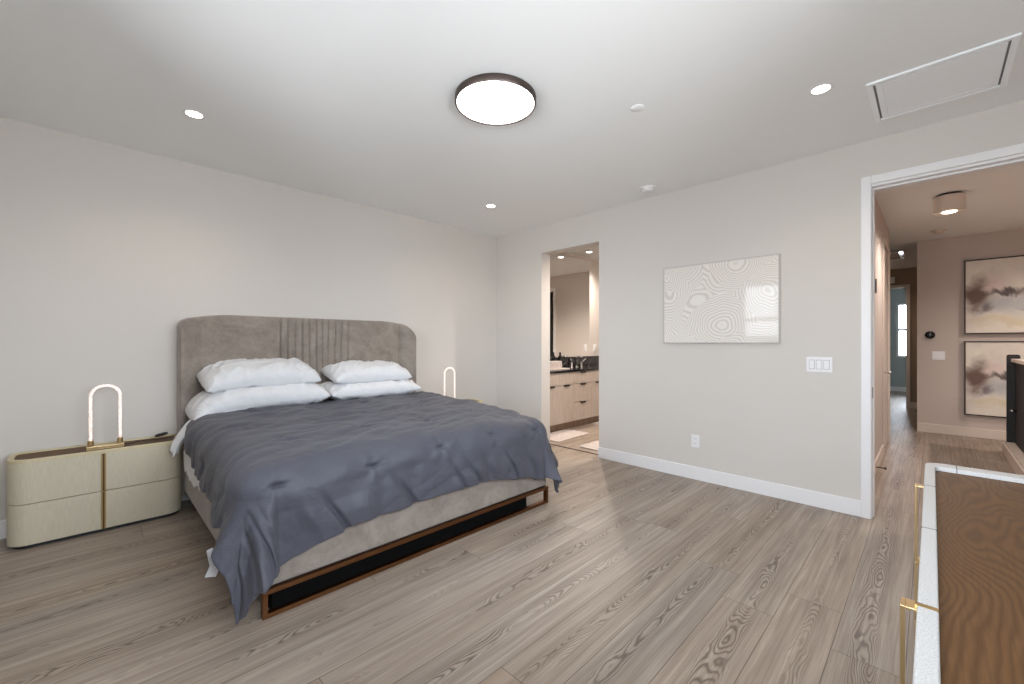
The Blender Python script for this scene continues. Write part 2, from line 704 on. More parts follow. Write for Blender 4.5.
# right wall with two openings
bm = newbm()
BY0, BY1, BZ = 2.618, 3.463, 2.40
DY0, DY1, DZ = -0.50, 0.31, 2.42
box(bm, XR, XW, BY1, YB, 0, H)
box(bm, XR, XW, BY0, BY1, BZ, H)
box(bm, XR, XW, DY1, BY0, 0, H)
box(bm, XR, XW, DY0, DY1, DZ, H)
box(bm, XR, XW, YN - 0.15, DY0, 0, H)
structure('wall_right', bm, M['wall'])
# left wall with a window and an added fill window
W1 = (1.30, 2.49, 1.36, 2.34)
FILL_W2 = (-0.42, 0.85, 0.80, 2.34)  # unseen window, added for daylight fill


def wall_with_holes(name, axis, c0, c1, a0, a1, holes, mat):
    """axis 'x': wall slab at x in [c0,c1] running in y; holes (a0,a1,z0,z1)"""
    bm = newbm()
    def b(p0, p1, z0, z1):
        if p1 - p0 < 1e-4 or z1 - z0 < 1e-4:
            return
        if axis == 'x':
            box(bm, c0, c1, p0, p1, z0, z1)
        else:
            box(bm, p0, p1, c0, c1, z0, z1)
    cur = a0
    for h0, h1, z0, z1 in sorted(holes):
        b(cur, h0, 0, H)
        b(h0, h1, 0, z0)
        b(h0, h1, z1, H)
        cur = h1
    b(cur, a1, 0, H)
    return structure(name, bm, mat)


wall_with_holes('wall_left', 'x', XL - 0.15, XL, -0.77, YB, [W1, FILL_W2], M['wall'])
FILL_W3 = (-0.50, 2.00, 1.30, 2.34)  # unseen front window, added to even out the daylight
wall_with_holes('wall_front', 'y', YN - 0.15, YN, XL, XR, [FILL_W3], M['wall'])


def window(name, axis, c0, c1, w, inward, mull=None):
    a0, a1, z0, z1 = w
    bm = newbm()
    f = 0.045
    def b(p0, p1, q0, q1, d0=c0 + 0.03, d1=c1 - 0.05):
        if axis == 'x':
            box(bm, d0, d1, p0, p1, q0, q1)
        else:
            box(bm, p0, p1, d0, d1, q0, q1)
    b(a0, a0 + f, z0, z1); b(a1 - f, a1, z0, z1)
    b(a0 + f, a1 - f, z0, z0 + f); b(a0 + f, a1 - f, z1 - f, z1)
    if mull:
        b(a0 + f, a1 - f, mull - 0.03, mull + 0.03)
    am = (a0 + a1) / 2
    b(am - 0.02, am + 0.02, z0 + f, z1 - f)
    fr = structure(name, bm, M['trim'], bevel=0.003)
    bm = newbm()
    cm = (c0 + c1) / 2
    if axis == 'x':
        box(bm, cm - 0.003, cm + 0.003, a0 + f, a1 - f, z0 + f, z1 - f)
    else:
        box(bm, a0 + f, a1 - f, cm - 0.003, cm + 0.003, z0 + f, z1 - f)
    obj('pane', bm, M['glass'], fr)
    ac, zc = (a0 + a1) / 2, (z0 + z1) / 2
    # portal sits just outside and guides the sky light through the opening
    if axis == 'x':
        loc = (c0 - 0.02 if inward > 0 else c1 + 0.02, ac, zc)
        rot = (PI / 2, 0, -PI / 2 if inward > 0 else PI / 2)
    else:
        loc = (ac, c0 - 0.02, zc)
        rot = (PI / 2, 0, 0)
    # area lights shine along local -Z
    o_rot = {('x', 1): (0, -PI / 2, 0), ('x', -1): (0, PI / 2, 0), ('y', 1): (PI / 2, 0, 0)}[(axis, inward)]
    if axis == 'x':
        portal(name + '_daylight', loc, o_rot, z1 - z0, a1 - a0)
    else:
        portal(name + '_daylight', loc, o_rot, a1 - a0, z1 - z0)
    return fr


window('window_1', 'x', XL - 0.15, XL, W1, 1, 1.70)
window('fill_window_2', 'x', XL - 0.15, XL, FILL_W2, 1)
window('fill_window_3', 'y', YN - 0.15, YN, FILL_W3, 1)


def baseboard(name, x0, x1, y0, y1, m='trim', h=0.118, kind='structure'):
    bm = newbm(); box(bm, x0, x1, y0, y1, 0, h)
    return obj(name, bm, M[m], bevel=0.004, kind=kind)


BT = 0.016
baseboard('baseboard_back', XL, XR, YB - BT, YB)
baseboard('baseboard_left', XL, XL + BT, YN, YB - BT)
baseboard('baseboard_right', XR - BT, XR, DY1 + 0.057, BY0 + 0.002)
baseboard('baseboard_right_corner', XR - BT, XR, BY1 - 0.002, YB - BT)
baseboard('baseboard_front', XL + BT, XR, YN, YN + BT)

# door casing on the right wall, with jamb
bm = newbm()
cw = 0.057
box(bm, XR - 0.018, XR, DY1, DY1 + cw, 0, DZ + cw)
box(bm, XR - 0.018, XR, DY0 - cw, DY1, DZ, DZ + cw)
box(bm, XR - 0.018, XR, DY0 - cw, DY0, 0, DZ)
structure('trim_1', bm, M['trim'], bevel=0.004)
bm = newbm()
box(bm, XR, XW + 0.01, DY1 - 0.004, DY1, 0, DZ)
box(bm, XR, XW + 0.01, DY0, DY0 + 0.018, 0, DZ)
box(bm, XR, XW + 0.01, DY0, DY1, DZ - 0.018, DZ)
box(bm, XR + 0.05, XR + 0.095, DY1 - 0.012, DY1 - 0.004, 0, DZ - 0.018)
box(bm, XR + 0.05, XR + 0.095, DY0 + 0.018, DY1 - 0.012, DZ - 0.030, DZ - 0.018)
jamb = structure('trim_2', bm, M['trim'], bevel=0.002)
for z in (1.70,):
    bm = newbm(); box(bm, XW - 0.045, XW + 0.011, DY1 - 0.009, DY1 - 0.0035, z - 0.05, z + 0.05)
    tube(bm, [(XW + 0.014, DY1 - 0.010, z - 0.052), (XW + 0.014, DY1 - 0.010, z + 0.052)], 0.007)
    obj('hinge', bm, M['dark_metal'], jamb)
bm = newbm(); box(bm, XR + 0.008, XR + 0.040, DY1 - 0.0065, DY1 - 0.0035, 0.87, 0.95)
obj('strike_plate', bm, M['dark_metal'], jamb)

# ------------------------------------------------------------------ hall
HY = 0.40
bm = newbm()
DX0, DX1 = 6.40, 7.22
box(bm, XW, DX0, HY, HY + 0.12, 0, H)
box(bm, DX0, DX1, HY, HY + 0.12, 2.42, H)
box(bm, DX1, 7.36, HY, HY + 0.12, 0, H)
structure('wall_hall_left', bm, M['hall_wall'])
bm = newbm(); box(bm, XW, XW + 0.1, DY1 + 0.02, HY, 0, H)
structure('wall_hall_return', bm, M['hall_wall'])
bm = newbm()
box(bm, DX0 - 0.06, DX0, HY - 0.018, HY, 0, 2.48); box(bm, DX1, DX1 + 0.06, HY - 0.018, HY, 0, 2.48)
box(bm, DX0, DX1, HY - 0.018, HY, 2.42, 2.48)
structure('trim_3', bm, M['hall_door'], bevel=0.004)
bm = newbm(); box(bm, DX0 + 0.004, DX1 - 0.004, HY + 0.004, HY + 0.044, 0.008, 2.416)
dr = structure('door_1', bm, M['hall_door'], bevel=0.002)
bm = newbm()
tube(bm, [(6.62, HY + 0.006, 0.92), (6.62, HY - 0.004, 0.92)], 0.027, 20)
tube(bm, [(6.62, HY + 0.002, 0.92), (6.62, HY - 0.05, 0.92)], 0.009, 12)
tube(bm, [(6.61, HY - 0.05, 0.92), (6.74, HY - 0.05, 0.92)], 0.008, 12)
obj('door_handle', bm, M['chrome'], dr, smooth=True)
baseboard('baseboard_hall_left', XW + 0.1, DX0 - 0.06, HY - BT, HY, 'hall_door')
bm = newbm()
tube(bm, [(5.40, HY - BT, 0.065), (5.40, HY - BT - 0.06, 0.065)], 0.006, 10)
tube(bm, [(5.40, HY - BT - 0.06, 0.065), (5.40, HY - BT - 0.075, 0.065)], 0.012, 12)
ds = obj('door_stop', bm, M['dark_metal'])
tag(ds, 'small dark door stop fixed to the hall baseboard left of the corridor', 'door stop')

# hall far wall, corridor, far room
FX = 8.43
bm = newbm(); box(bm, FX, FX + 0.12, -3.0, 0.153, 0, H)
structure('wall_hall_back', bm, M['hall_wall'])
baseboard('baseboard_hall_back', FX - BT, FX, -3.0, 0.153, 'hall_door', 0.125)
bm = newbm(); box(bm, FX + 0.12, 11.3, 0.033, 0.153, 0, H)
structure('wall_corridor_right', bm, M['shaded_wall'])
bm = newbm(); box(bm, 7.36, 7.45, HY, 1.3, 0, H); box(bm, 7.45, 11.3, 1.5, 1.6, 0, H); box(bm, 7.36, 7.45, 1.3, 1.6, 0, H)
structure('wall_corridor_left', bm, M['shaded_wall'])
bm = newbm(); box(bm, XW, 8.6, -3.0, -2.9, 0, H); box(bm, XW, XW + 0.1, -2.9, DY0 - 0.02, 0, H)
structure('wall_hall_right', bm, M['hall_wall'])
bm = newbm()
box(bm, 11.3, 11.42, 0.033, 0.35, 0, H); box(bm, 11.3, 11.42, 0.35, 1.2, 2.36, H); box(bm, 11.3, 11.42, 1.2, 1.6, 0, H)
structure('wall_corridor_back', bm, M['shaded_wall'])
bm = newbm()
box(bm, 11.28, 11.3, 0.30, 0.36, 0, 2.42); box(bm, 11.28, 11.3, 0.36, 1.2, 2.36, 2.42); box(bm, 11.28, 11.3, 1.2, 1.26, 0, 2.42)
structure('trim_4', bm, M['hall_door'], bevel=0.003)
baseboard('baseboard_corridor_back', 11.284, 11.3, 0.153, 0.30, 'hall_door')
bm = newbm(); box(bm, 11.42, 15.0, 2.0, 2.1, 0, H)
structure('wall_far_room_left', bm, M['blue_wall'])
bm = newbm(); box(bm, 11.42, 15.0, -1.6, -1.5, 0, H)
structure('wall_far_room_right', bm, M['blue_wall'])
bm = newbm(); box(bm, 11.42, 11.5, -1.5, 0.033, 0, H); box(bm, 11.42, 11.5, 1.6, 2.0, 0, H)
structure('wall_far_room_front', bm, M['blue_wall'])
W5 = (-1.40, 0.66, 0.90, 2.31)
wall_with_holes('wall_far_room_back', 'x', 15.0, 15.15, -1.6, 2.1, [W5], M['blue_wall'])
window('window_4', 'x', 15.0, 15.15, W5, -1, 1.62)
baseboard('baseboard_far_room', 15.0 - BT, 15.0, -1.5, 2.0, 'trim')

# ------------------------------------------------------------------ bathroom shell
bm = newbm(); box(bm, XW, 7.45, 1.3, 1.4, 0, H)
structure('wall_bathroom_front', bm, M['bath_wall'])
bm = newbm()
box(bm, 7.2, 7.32, 2.50, YB, 0, H); box(bm, 7.2, 7.32, 1.62, 2.50, 2.42, H); box(bm, 7.2, 7.32, 1.4, 1.62, 0, H)
structure('wall_bathroom_right', bm, M['bath_wall'])
bm = newbm()
box(bm, 7.18, 7.2, 2.50, 2.57, 0, 2.49); box(bm, 7.18, 7.2, 1.62, 2.50, 2.42, 2.49); box(bm, 7.18, 7.2, 1.55, 1.62, 0, 2.49)
structure('trim_5', bm, M['trim'], bevel=0.003)
bm = newbm(); box(bm, 7.28, 7.315, 1.625, 2.495, 0.01, 2.415)
structure('dark_doorway_panel', bm, M['blackgloss'])  # black panel stands for the unlit room behind this doorway
bm = newbm(); box(bm, 4.062, 4.085, BY0, BY1, 0.0, 0.005)
structure('trim_6', bm, M['dark_metal'])

# ------------------------------------------------------------------ ceiling fittings
t = empty('ceiling_lamp', 'large round flush ceiling lamp with dark bronze rim over the bed', 'ceiling lamp', (1.712, 1.851, H))
R = 0.243
bm = newbm()
lathe(bm, [(R - 0.012, -0.036), (R - 0.010, -0.041), (R - 0.003, -0.041), (R, -0.036), (R, -0.004), (R - 0.004, 0.0), (R - 0.02, 0.0), (R - 0.02, -0.03), (R - 0.012, -0.036)], n=96)
obj('rim', bm, M['dark_metal'], t, autosmooth=True)
bm = newbm(); lathe(bm, [(0, -0.038), (R - 0.02, -0.038), (R - 0.011, -0.034), (R - 0.012, -0.028), (0, -0.028)], n=96)
obj('diffuser', bm, M['glow_disc'], t, autosmooth=True)


def downlight(x, y, label, group, energy=14, col=(1.0, 0.84, 0.68), z=H):
    t = empty('downlight', label, 'downlight', (x, y, z), 0, group)
    bm = newbm()
    lathe(bm, [(0.042, -0.001), (0.046, -0.004), (0.058, -0.003), (0.061, 0.0)], n=40)
    obj('trim_ring', bm, M['plastic'], t, smooth=True)
    bm = newbm(); lathe(bm, [(0, -0.0025), (0.044, -0.0025)], n=40)
    obj('lens', bm, M['glow_down'], t)
    lamp('downlight_beam', 'SPOT', (0, 0, -0.03), energy, col, 0.04, spot=150, parent=t)
    return t


g = 'recessed downlights in the bedroom ceiling'
downlight(0.463, 3.345, 'small round recessed downlight above the left nightstand', g)
downlight(3.02, 3.34, 'small round recessed downlight near the corner above the right nightstand', g)
downlight(2.979, 0.454, 'small round recessed downlight beside the square ceiling grille', g)

t = empty('ceiling_vent', 'square white ceiling return grille with fine slats near the doorway', 'vent', (3.385, -0.018, H))
hw = 0.283
bm = newbm()
for a, b, c, d in ((-hw, hw, hw - 0.028, hw), (-hw, hw, -hw, -hw + 0.028), (-hw, -hw + 0.028, -hw + 0.028, hw - 0.028), (hw - 0.028, hw, -hw + 0.028, hw - 0.028)):
    box(bm, a, b, c, d, -0.012, 0)
obj('frame', bm, M['vent_white'], t, bevel=0.003)
bm = newbm()
hi = hw - 0.038
for a, b, c, d in ((-hi, hi, hi - 0.03, hi), (-hi, hi, -hi, -hi + 0.03), (-hi, -hi + 0.03, -hi + 0.03, hi - 0.03), (hi - 0.03, hi, -hi + 0.03, hi - 0.03)):
    box(bm, a, b, c, d, -0.010, -0.002)
obj('door_frame', bm, M['vent_white'], t, bevel=0.002)
bm = newbm(); box(bm, -hw + 0.02, hw - 0.02, -hw + 0.02, hw - 0.02, -0.002, 0)
obj('backing', bm, M['grey_gap'], t)
bm = newbm(); box(bm, -hi + 0.028, hi - 0.028, -hi + 0.028, hi - 0.028, -0.0045, -0.0022)
obj('filter_panel', bm, M['vent_white'], t)
bm = newbm()
n = 46
for i in range(n):
    y0 = -hi + 0.03 + (2 * hi - 0.06) * i / n
    box(bm, -hi + 0.03, hi - 0.03, y0, y0 + 0.0092, -0.008, -0.003)
obj('slats', bm, M['vent_white'], t)

bm = newbm(); lathe(bm, [(0, -0.006), (0.036, -0.006), (0.041, -0.003), (0.042, 0)], n=36)
o = obj('sprinkler_cover', bm, M['ceiling'], smooth=True); o.location = (2.41, 1.30, H)
tag(o, 'flat round grey sprinkler cover right of the big ceiling lamp', 'sprinkler cover')
t = empty('smoke_detector', 'round white smoke detector on ceiling by the bedroom right wall', 'smoke detector', (3.72, 1.90, H))
bm = newbm(); lathe(bm, [(0, -0.012), (0.066, -0.012), (0.070, -0.008), (0.070, 0)], n=40)
obj('base', bm, M['plastic'], t, autosmooth=True)
bm = newbm(); lathe(bm, [(0, -0.042), (0.030, -0.042), (0.046, -0.036), (0.050, -0.026), (0.056, -0.022), (0.058, -0.012)], n=40)
obj('sensor_cap', bm, M['plastic'], t, autosmooth=True)

# hall ceiling fittings
t = empty('hall_ceiling_lamp', 'small drum ceiling lamp with black cap seen through the open doorway', 'ceiling lamp', (5.99, -0.12, H))
bm = newbm(); lathe(bm, [(0, -0.022), (0.085, -0.022), (0.09, -0.018), (0.09, 0)], n=40)
obj('canopy', bm, M['black'], t, autosmooth=True)
bm = newbm(); lathe(bm, [(0.112, -0.022), (0.112, -0.175), (0.108, -0.175), (0.108, -0.022), (0.112, -0.022)], n=48)
obj('drum_shade', bm, M['hall_door'], t, autosmooth=True)
bm = newbm(); lathe(bm, [(0, -0.172), (0.1078, -0.172), (0.1078, -0.166), (0, -0.166)], n=48)
obj('lower_plate', bm, M['hall_door'], t, autosmooth=True)
bm = newbm(); lathe(bm, [(0, -0.177), (0.05, -0.177), (0.056, -0.172)], n=32)
obj('bulb', bm, M['glow_warm'], t, autosmooth=True)
lamp('hall_lamp_light', 'SPOT', (0, 0, -0.20), 70, (1.0, 0.88, 0.80), 0.06, spot=165, parent=t)
for q_, lb_ in ((5.0, 'added unseen fill downlight in the hall ceiling nearest the bedroom doorway'), (7.3, 'added unseen fill downlight in the hall ceiling nearest the stacked paintings')):
    downlight(q_, -1.6, lb_, 'added fill downlights in the hall ceiling', 95, (1.0, 0.86, 0.78))  # both are unseen, added to brighten the hall
t = empty('smoke_detector', 'round pale smoke detector on hall ceiling beyond the drum lamp', 'smoke detector', (7.80, -0.06, H))
bm = newbm(); lathe(bm, [(0, -0.010), (0.075, -0.010), (0.08, -0.006), (0.08, 0)], n=36)
obj('base', bm, M['hall_door'], t, autosmooth=True)
bm = newbm(); lathe(bm, [(0, -0.045), (0.035, -0.045), (0.05, -0.030), (0.06, -0.010)], n=36)
obj('sensor_cap', bm, M['hall_door'], t, autosmooth=True)
bm = newbm(); lathe(bm, [(0, -0.007), (0.04, -0.007), (0.045, 0)], n=30)
o = obj('sprinkler_cover', bm, M['plastic'], smooth=True); o.location = (7.0, -0.08, H)
tag(o, 'tiny round sprinkler cover on hall ceiling between lamp and smoke detector', 'sprinkler cover')
downlight(10.4, 1.2, 'added unseen fill downlight deep in the corridor ceiling, behind the hall corner', None, 30, (1.0, 0.83, 0.70))  # unseen light added to lift the dim corridor
t = empty('corridor_ceiling_vent', 'metal framed rectangular vent on the dark corridor ceiling', 'vent', (9.35, 0.62, H))
bm = newbm()
for a, b, c, d in ((-0.38, 0.38, 0.24, 0.30), (-0.38, 0.38, -0.30, -0.24), (-0.38, -0.32, -0.24, 0.24), (0.32, 0.38, -0.24, 0.24)):
    box(bm, a, b, c, d, -0.035, 0)
obj('frame', bm, M['chrome'], t, bevel=0.004)
bm = newbm()
for i in range(10):
    box(bm, -0.31 + i * 0.062, -0.31 + i * 0.062 + 0.04, -0.24, 0.24, -0.02, -0.012)
obj('slats', bm, M['hall_wall'], t)
bm = newbm(); box(bm, 11.22, 11.3, 0.52, 0.66, 2.46, 2.58)
o = obj('door_chime', bm, M['plastic'], bevel=0.008)
tag(o, 'small white box on the corridor wall above the far doorway', 'door chime')

# ------------------------------------------------------------------ wall fittings
def wallplate(name, label, cat, x, y, z, w, h, mat='plastic'):
    t = empty(name, label, cat, (x, y, z))
    bm = newbm(); box(bm, -0.006, 0, -w / 2, w / 2, -h / 2, h / 2)
    obj('plate', bm, M[mat], t, bevel=0.002)
    return t


t = wallplate('light_switch', 'white three gang rocker switch plate beside the bedroom doorway', 'light switch', XR, 0.6175, 1.105, 0.165, 0.118)
for k in (-1, 0, 1):
    bm = newbm(); box(bm, -0.0072, -0.0055, k * 0.046 - 0.0185, k * 0.046 + 0.0185, -0.036, 0.036)
    b_ = obj('rocker_frame', bm, M['grey_gap'], t)
    bm = newbm(); box(bm, -0.0105, -0.0068, k * 0.046 - 0.0165, k * 0.046 + 0.0165, -0.0335, 0.0335)
    obj('rocker', bm, M['plastic'], t, bevel=0.001)
t = wallplate('wall_outlet', 'white double power outlet low on wall under the framed print', 'outlet', XR, 1.561, 0.357, 0.074, 0.118)
for k in (-1, 1):
    bm = newbm(); box(bm, -0.0085, -0.0055, -0.017, 0.017, k * 0.022 - 0.014, k * 0.022 + 0.014)
    so = obj('socket', bm, M['plastic'], t, bevel=0.001)
    bm = newbm()
    for yy in (-0.007, 0.007):
        box(bm, -0.0092, -0.008, yy - 0.0015, yy + 0.0015, k * 0.022 - 0.004, k * 0.022 + 0.007)
    obj('slots', bm, M['grey_gap'], so)
t = wallplate('light_switch', 'small pale switch plate below the black thermostat in hall', 'light switch', FX, -0.065, 1.095, 0.125, 0.12)
for k in (-1, 1):
    bm = newbm(); box(bm, -0.010, -0.005, k * 0.027 - 0.017, k * 0.027 + 0.017, -0.034, 0.034)
    obj('rocker', bm, M['plastic'], t, bevel=0.001)
t = empty('thermostat', 'round black thermostat on the far hall wall above a switch', 'thermostat', (FX, 0.02, 1.386))
bm = newbm(); lathe(bm, [(0, 0.034), (0.040, 0.034), (0.048, 0.030), (0.052, 0.022), (0.052, 0.006), (0.046, 0)], n=48)
bmesh.ops.rotate(bm, verts=bm.verts, matrix=Matrix.Rotation(-PI / 2, 3, 'Y'))
obj('body', bm, M['blackgloss'], t, autosmooth=True)
bm = newbm(); lathe(bm, [(0.052, 0.012), (0.0545, 0.011), (0.0545, 0.005), (0.052, 0.004)], n=48)
bmesh.ops.rotate(bm, verts=bm.verts, matrix=Matrix.Rotation(-PI / 2, 3, 'Y'))
obj('ring', bm, M['dark_metal'], t, autosmooth=True)

# framed contour print on the right wall
AY0, AY1, AZ0, AZ1 = 0.878, 1.863, 1.270, 2.003
t = empty('framed_print', 'large framed white print of wavy contour lines on the bedroom right wall', 'picture', (XR, (AY0 + AY1) / 2, (AZ0 + AZ1) / 2))
hw_, hh_ = (AY1 - AY0) / 2, (AZ1 - AZ0) / 2
fw = 0.009
bm = newbm()
for a, b, c, d in ((-hw_, hw_, hh_ - fw, hh_), (-hw_, hw_, -hh_, -hh_ + fw), (-hw_, -hw_ + fw, -hh_ + fw, hh_ - fw), (hw_ - fw, hw_, -hh_ + fw, hh_ - fw)):
    box(bm, -0.026, 0, a, b, c, d)
obj('frame', bm, plain('pale_silver_frame', srgb(196, 192, 188), 0.35), t, bevel=0.001)
bm = newbm(); box(bm, -0.021, 0, -hw_ + fw, hw_ - fw, -hh_ + fw, hh_ - fw)
obj('print', bm, M['contour'], t)

# two square abstract paintings in the hall
for i, (zc, lb) in enumerate([(1.893, 'upper abstract painting in grey, cream and brown on the hall wall'),
                              (0.797, 'lower abstract painting in grey, cream and brown on the hall wall')]):
    t = empty('abstract_painting', lb, 'painting', (FX, -0.809, zc), 0, 'paintings stacked on the hall wall')
    bm = newbm()
    for a, b, c, d in ((-0.5, 0.5, 0.485, 0.5), (-0.5, 0.5, -0.5, -0.485), (-0.5, -0.485, -0.485, 0.485), (0.485, 0.5, -0.485, 0.485)):
        box(bm, -0.045, 0, a, b, c, d)
    obj('frame', bm, plain('dark_brown_frame', srgb(62, 48, 42), 0.5), t, bevel=0.002)
    bm = newbm(); box(bm, -0.035, 0, -0.485, 0.485, -0.485, 0.485)
    obj('canvas', bm, M['abstract'], t)

# stair guard at the right of the hall
t = empty('stair_guard', 'black stair guard with pale wooden handrail at right edge of hall', 'railing', (7.45, -0.64, 0))
bm = newbm(); box(bm, -2.2, 0.04, -0.04, 0.045, 0, 0.14); box(bm, -2.2, 0.055, 0.045, 0.062, 0, 0.118)
obj('curb', bm, M['hall_door'], t, bevel=0.004)
bm = newbm(); prism(bm, rrect(-0.065, 0.035, 0.14, 1.14, (0.001, 0.02)), -0.05, -0.01)
for v in bm.verts:
    v.co = Vector((v.co.z, v.co.x, v.co.y))
obj('post', bm, M['black'], t)
bm = newbm(); box(bm, -2.2, -0.05, -0.03, -0.024, 0.14, 1.055)
obj('panel', bm, M['black'], t)
bm = newbm(); box(bm, -2.2, -0.052, -0.065, 0.005, 1.055, 1.095)
obj('handrail', bm, M['hall_door'], t, bevel=0.006)
bm = newbm(); tube(bm, [(-0.20, -0.025, 0.52), (-0.20, 0.02, 0.52), (-0.34, 0.02, 0.53)], 0.010)
obj('latch', bm, M['chrome'], t, smooth=True)

# ------------------------------------------------------------------ bathroom contents
VY, VX0, VX1 = 3.76, XW, 7.19
CT = 0.877
t = empty('vanity_cabinet', 'pale oak bathroom vanity cabinet with dark edge pulls', 'cabinet', (VX0, VY, 0))
bm = newbm(); box(bm, 0.0, VX1 - VX0, 0.02, YBB - VY - 0.001, 0.11, 0.845)
obj('carcass', bm, M['vanity'], t)
bm = newbm(); box(bm, 0.0, VX1 - VX0, 0.07, 0.09, 0.0, 0.11)
obj('plinth', bm, wood('taupe_plinth', srgb(120, 98, 82), srgb(140, 118, 100), srgb(152, 130, 112)), t)
seams = [4.16, 4.36, 4.71, 5.05, 5.51, 5.86, 6.20, 6.66, 7.18]
for i, (a, b) in enumerate(zip(seams[:-1], seams[1:])):
    drawer = i in (3, 6)
    rows = [(0.667, 0.838, 'drawer')] + ([(0.39, 0.660, 'drawer'), (0.118, 0.384, 'drawer')] if drawer else [(0.118, 0.660, 'cabinet_door')])
    for z0, z1, nm in rows:
        bm = newbm(); box(bm, a - VX0 + 0.002, b - VX0 - 0.002, 0.0, 0.0195, z0, z1)
        fr = obj(nm, bm, M['vanity'], t, bevel=0.001)
        if nm == 'cabinet_door' or drawer:
            cx = (a + b) / 2 - VX0
            bm = newbm(); box(bm, cx - 0.065, cx + 0.065, -0.018, 0.004, z1 - 0.004, z1 + 0.002)
            box(bm, cx - 0.065, cx + 0.065, -0.018, -0.014, z1 - 0.020, z1 - 0.003)
            obj('pull', bm, M['dark_metal'], fr)
bm = newbm(); box(bm, VX0, VX1, VY - 0.02, YBB - 0.001, 0.846, CT)
o = obj('vanity_counter', bm, M['marble'], bevel=0.002)
tag(o, 'glossy black marble counter with white veins on bathroom vanity', 'countertop')
bm = newbm(); box(bm, VX0 + 0.001, VX1, YBB - 0.022, YBB - 0.001, CT + 0.0005, 1.045)
o = obj('backsplash', bm, M['marble'])
tag(o, 'black marble backsplash strip behind the bathroom taps', 'backsplash')
bm = newbm(); box(bm, VX0 + 0.02, 6.10, YBB - 0.012, YBB - 0.001, 1.048, 2.69)
o = obj('wall_mirror', bm, M['mirror'])
tag(o, 'wide frameless mirror above the bathroom counter', 'mirror')
# taps
t = empty('faucet', 'chrome bathroom tap with two lever handles on black counter', 'faucet', (5.60, 4.05, CT))
bm = newbm()
pts = [(0, 0.06, 0), (0, 0.06, 0.13)] + [(0, 0.06 - 0.06 * (1 - math.cos(a)), 0.12 + 0.06 * math.sin(a)) for a in [PI * k / 10 for k in range(1, 9)]]
tube(bm, pts, 0.016, 14)
lathe(bm, [(0.030, 0), (0.028, 0.012), (0.014, 0.016)], 0, 0.06, 24)
obj('spout', bm, M['chrome'], t, smooth=True)
for sg in (-1, 1):
    bm = newbm()
    lathe(bm, [(0.026, 0), (0.026, 0.012), (0.017, 0.02), (0.017, 0.08), (0, 0.085)], sg * 0.13, 0.06, 24)
    tube(bm, [(sg * 0.13, 0.06, 0.066), (sg * 0.21, 0.02, 0.14)], 0.010, 10)
    obj('handle', bm, M['chrome'], t, smooth=True)
# counter things
bm = newbm(); prism(bm, rrect(4.62, 5.14, 3.88, 4.08, 0.02), CT, CT + 0.014)
o = obj('vanity_tray', bm, M['rug'], bevel=0.002)
tag(o, 'flat white tray on the black bathroom counter', 'tray')
bm = newbm(); box(bm, 4.66, 4.98, 3.92, 4.04, CT + 0.0145, CT + 0.125)
bx = obj('tissue_box', bm, M['rug'], bevel=0.006)
tag(bx, 'cream box standing on the white bathroom tray', 'box')
bm = newbm(); lathe(bm, [(0, 0), (0.03, 0), (0.032, 0.01), (0.032, 0.18), (0.016, 0.20), (0.014, 0.25), (0, 0.25)], n=24)
o = obj('soap_bottle', bm, M['blackgloss'], autosmooth=True); o.location = (5.20, 4.13, CT + 0.0005)
tag(o, 'dark soap bottle beside the cream box on bathroom counter', 'bottle')
for x, lb in ((5.97, 'white outlet set in the bathroom mirror edge'), (6.27, 'white outlet on the bathroom wall right of the mirror')):
    t = empty('wall_outlet', lb, 'outlet', (x, YBB - (0.012 if x < 6.1 else 0), 1.19))
    bm = newbm(); box(bm, -0.037, 0.037, -0.006, 0, -0.06, 0.06)
    obj('plate', bm, M['plastic'], t, bevel=0.002)
    bm = newbm(); box(bm, -0.017, 0.017, -0.009, -0.005, -0.035, 0.035)
    obj('socket', bm, M['plastic'], t, bevel=0.001)


def mat_rug(name, label, x0, x1, y0, y1, rz=0):
    bm = newbm()
    cx, cy = (x0 + x1) / 2, (y0 + y1) / 2
    prism(bm, rrect(x0 - cx, x1 - cx, y0 - cy, y1 - cy, 0.03), 0.0, 0.014)
    o = obj(name, bm, M['rug'], bevel=0.005)
    o.location = (cx, cy, 0.0005); o.rotation_euler = (0, 0, rz)
    tag(o, label, 'bath mat', 'white mats on the bathroom floor')


mat_rug('bath_mat', 'white bath mat lying in front of vanity, nearest the wall opening', 4.20, 4.92, 3.38, 3.78, 0.03)
mat_rug('bath_mat', 'white bath mat farther along the vanity, just past the first', 5.55, 6.25, 3.38, 3.78)
mat_rug('bath_mat', 'white bath mat just inside the bathroom by the right jamb', 4.20, 4.75, 2.60, 3.05)
for x, y, lb in ((5.67, 3.91, 'recessed downlight above the bathroom taps'), (4.75, 2.6, 'added unseen fill downlight in the middle of the bathroom ceiling')):
    downlight(x, y, lb, 'bathroom downlights', 170 if y > 3 else 150, (1.0, 0.87, 0.76))  # the second one is unseen, added for more bathroom light

# ------------------------------------------------------------------ bed
bed = empty('bed', 'king bed with taupe velvet headboard and bronze foot frame', 'bed', (1.54, 3.2, 0))
BX, BYc = 1.54, 3.2


def bobj(name, bm, mat, parent=None, **kw):
    for v in bm.verts:
        v.co -= Vector((BX, BYc, 0))
    return obj(name, bm, mat, parent or bed, **kw)


# headboard: a curved, padded slab with forward wings
HX0, HX1 = 0.478, 2.562
HB = 4.262


def head_top(x):
    e = min(x - HX0, HX1 - x)
    z = 1.508 - 0.055 * max(0, 1 - e / 0.38) ** 2
    rx, rz = (0.05, 0.055) if x < 1.5 else (0.13, 0.16)
    if e < rx:
        k = 1 - e / rx
        z -= rz * (1 - math.sqrt(max(0, 1 - k * k)))
    return z


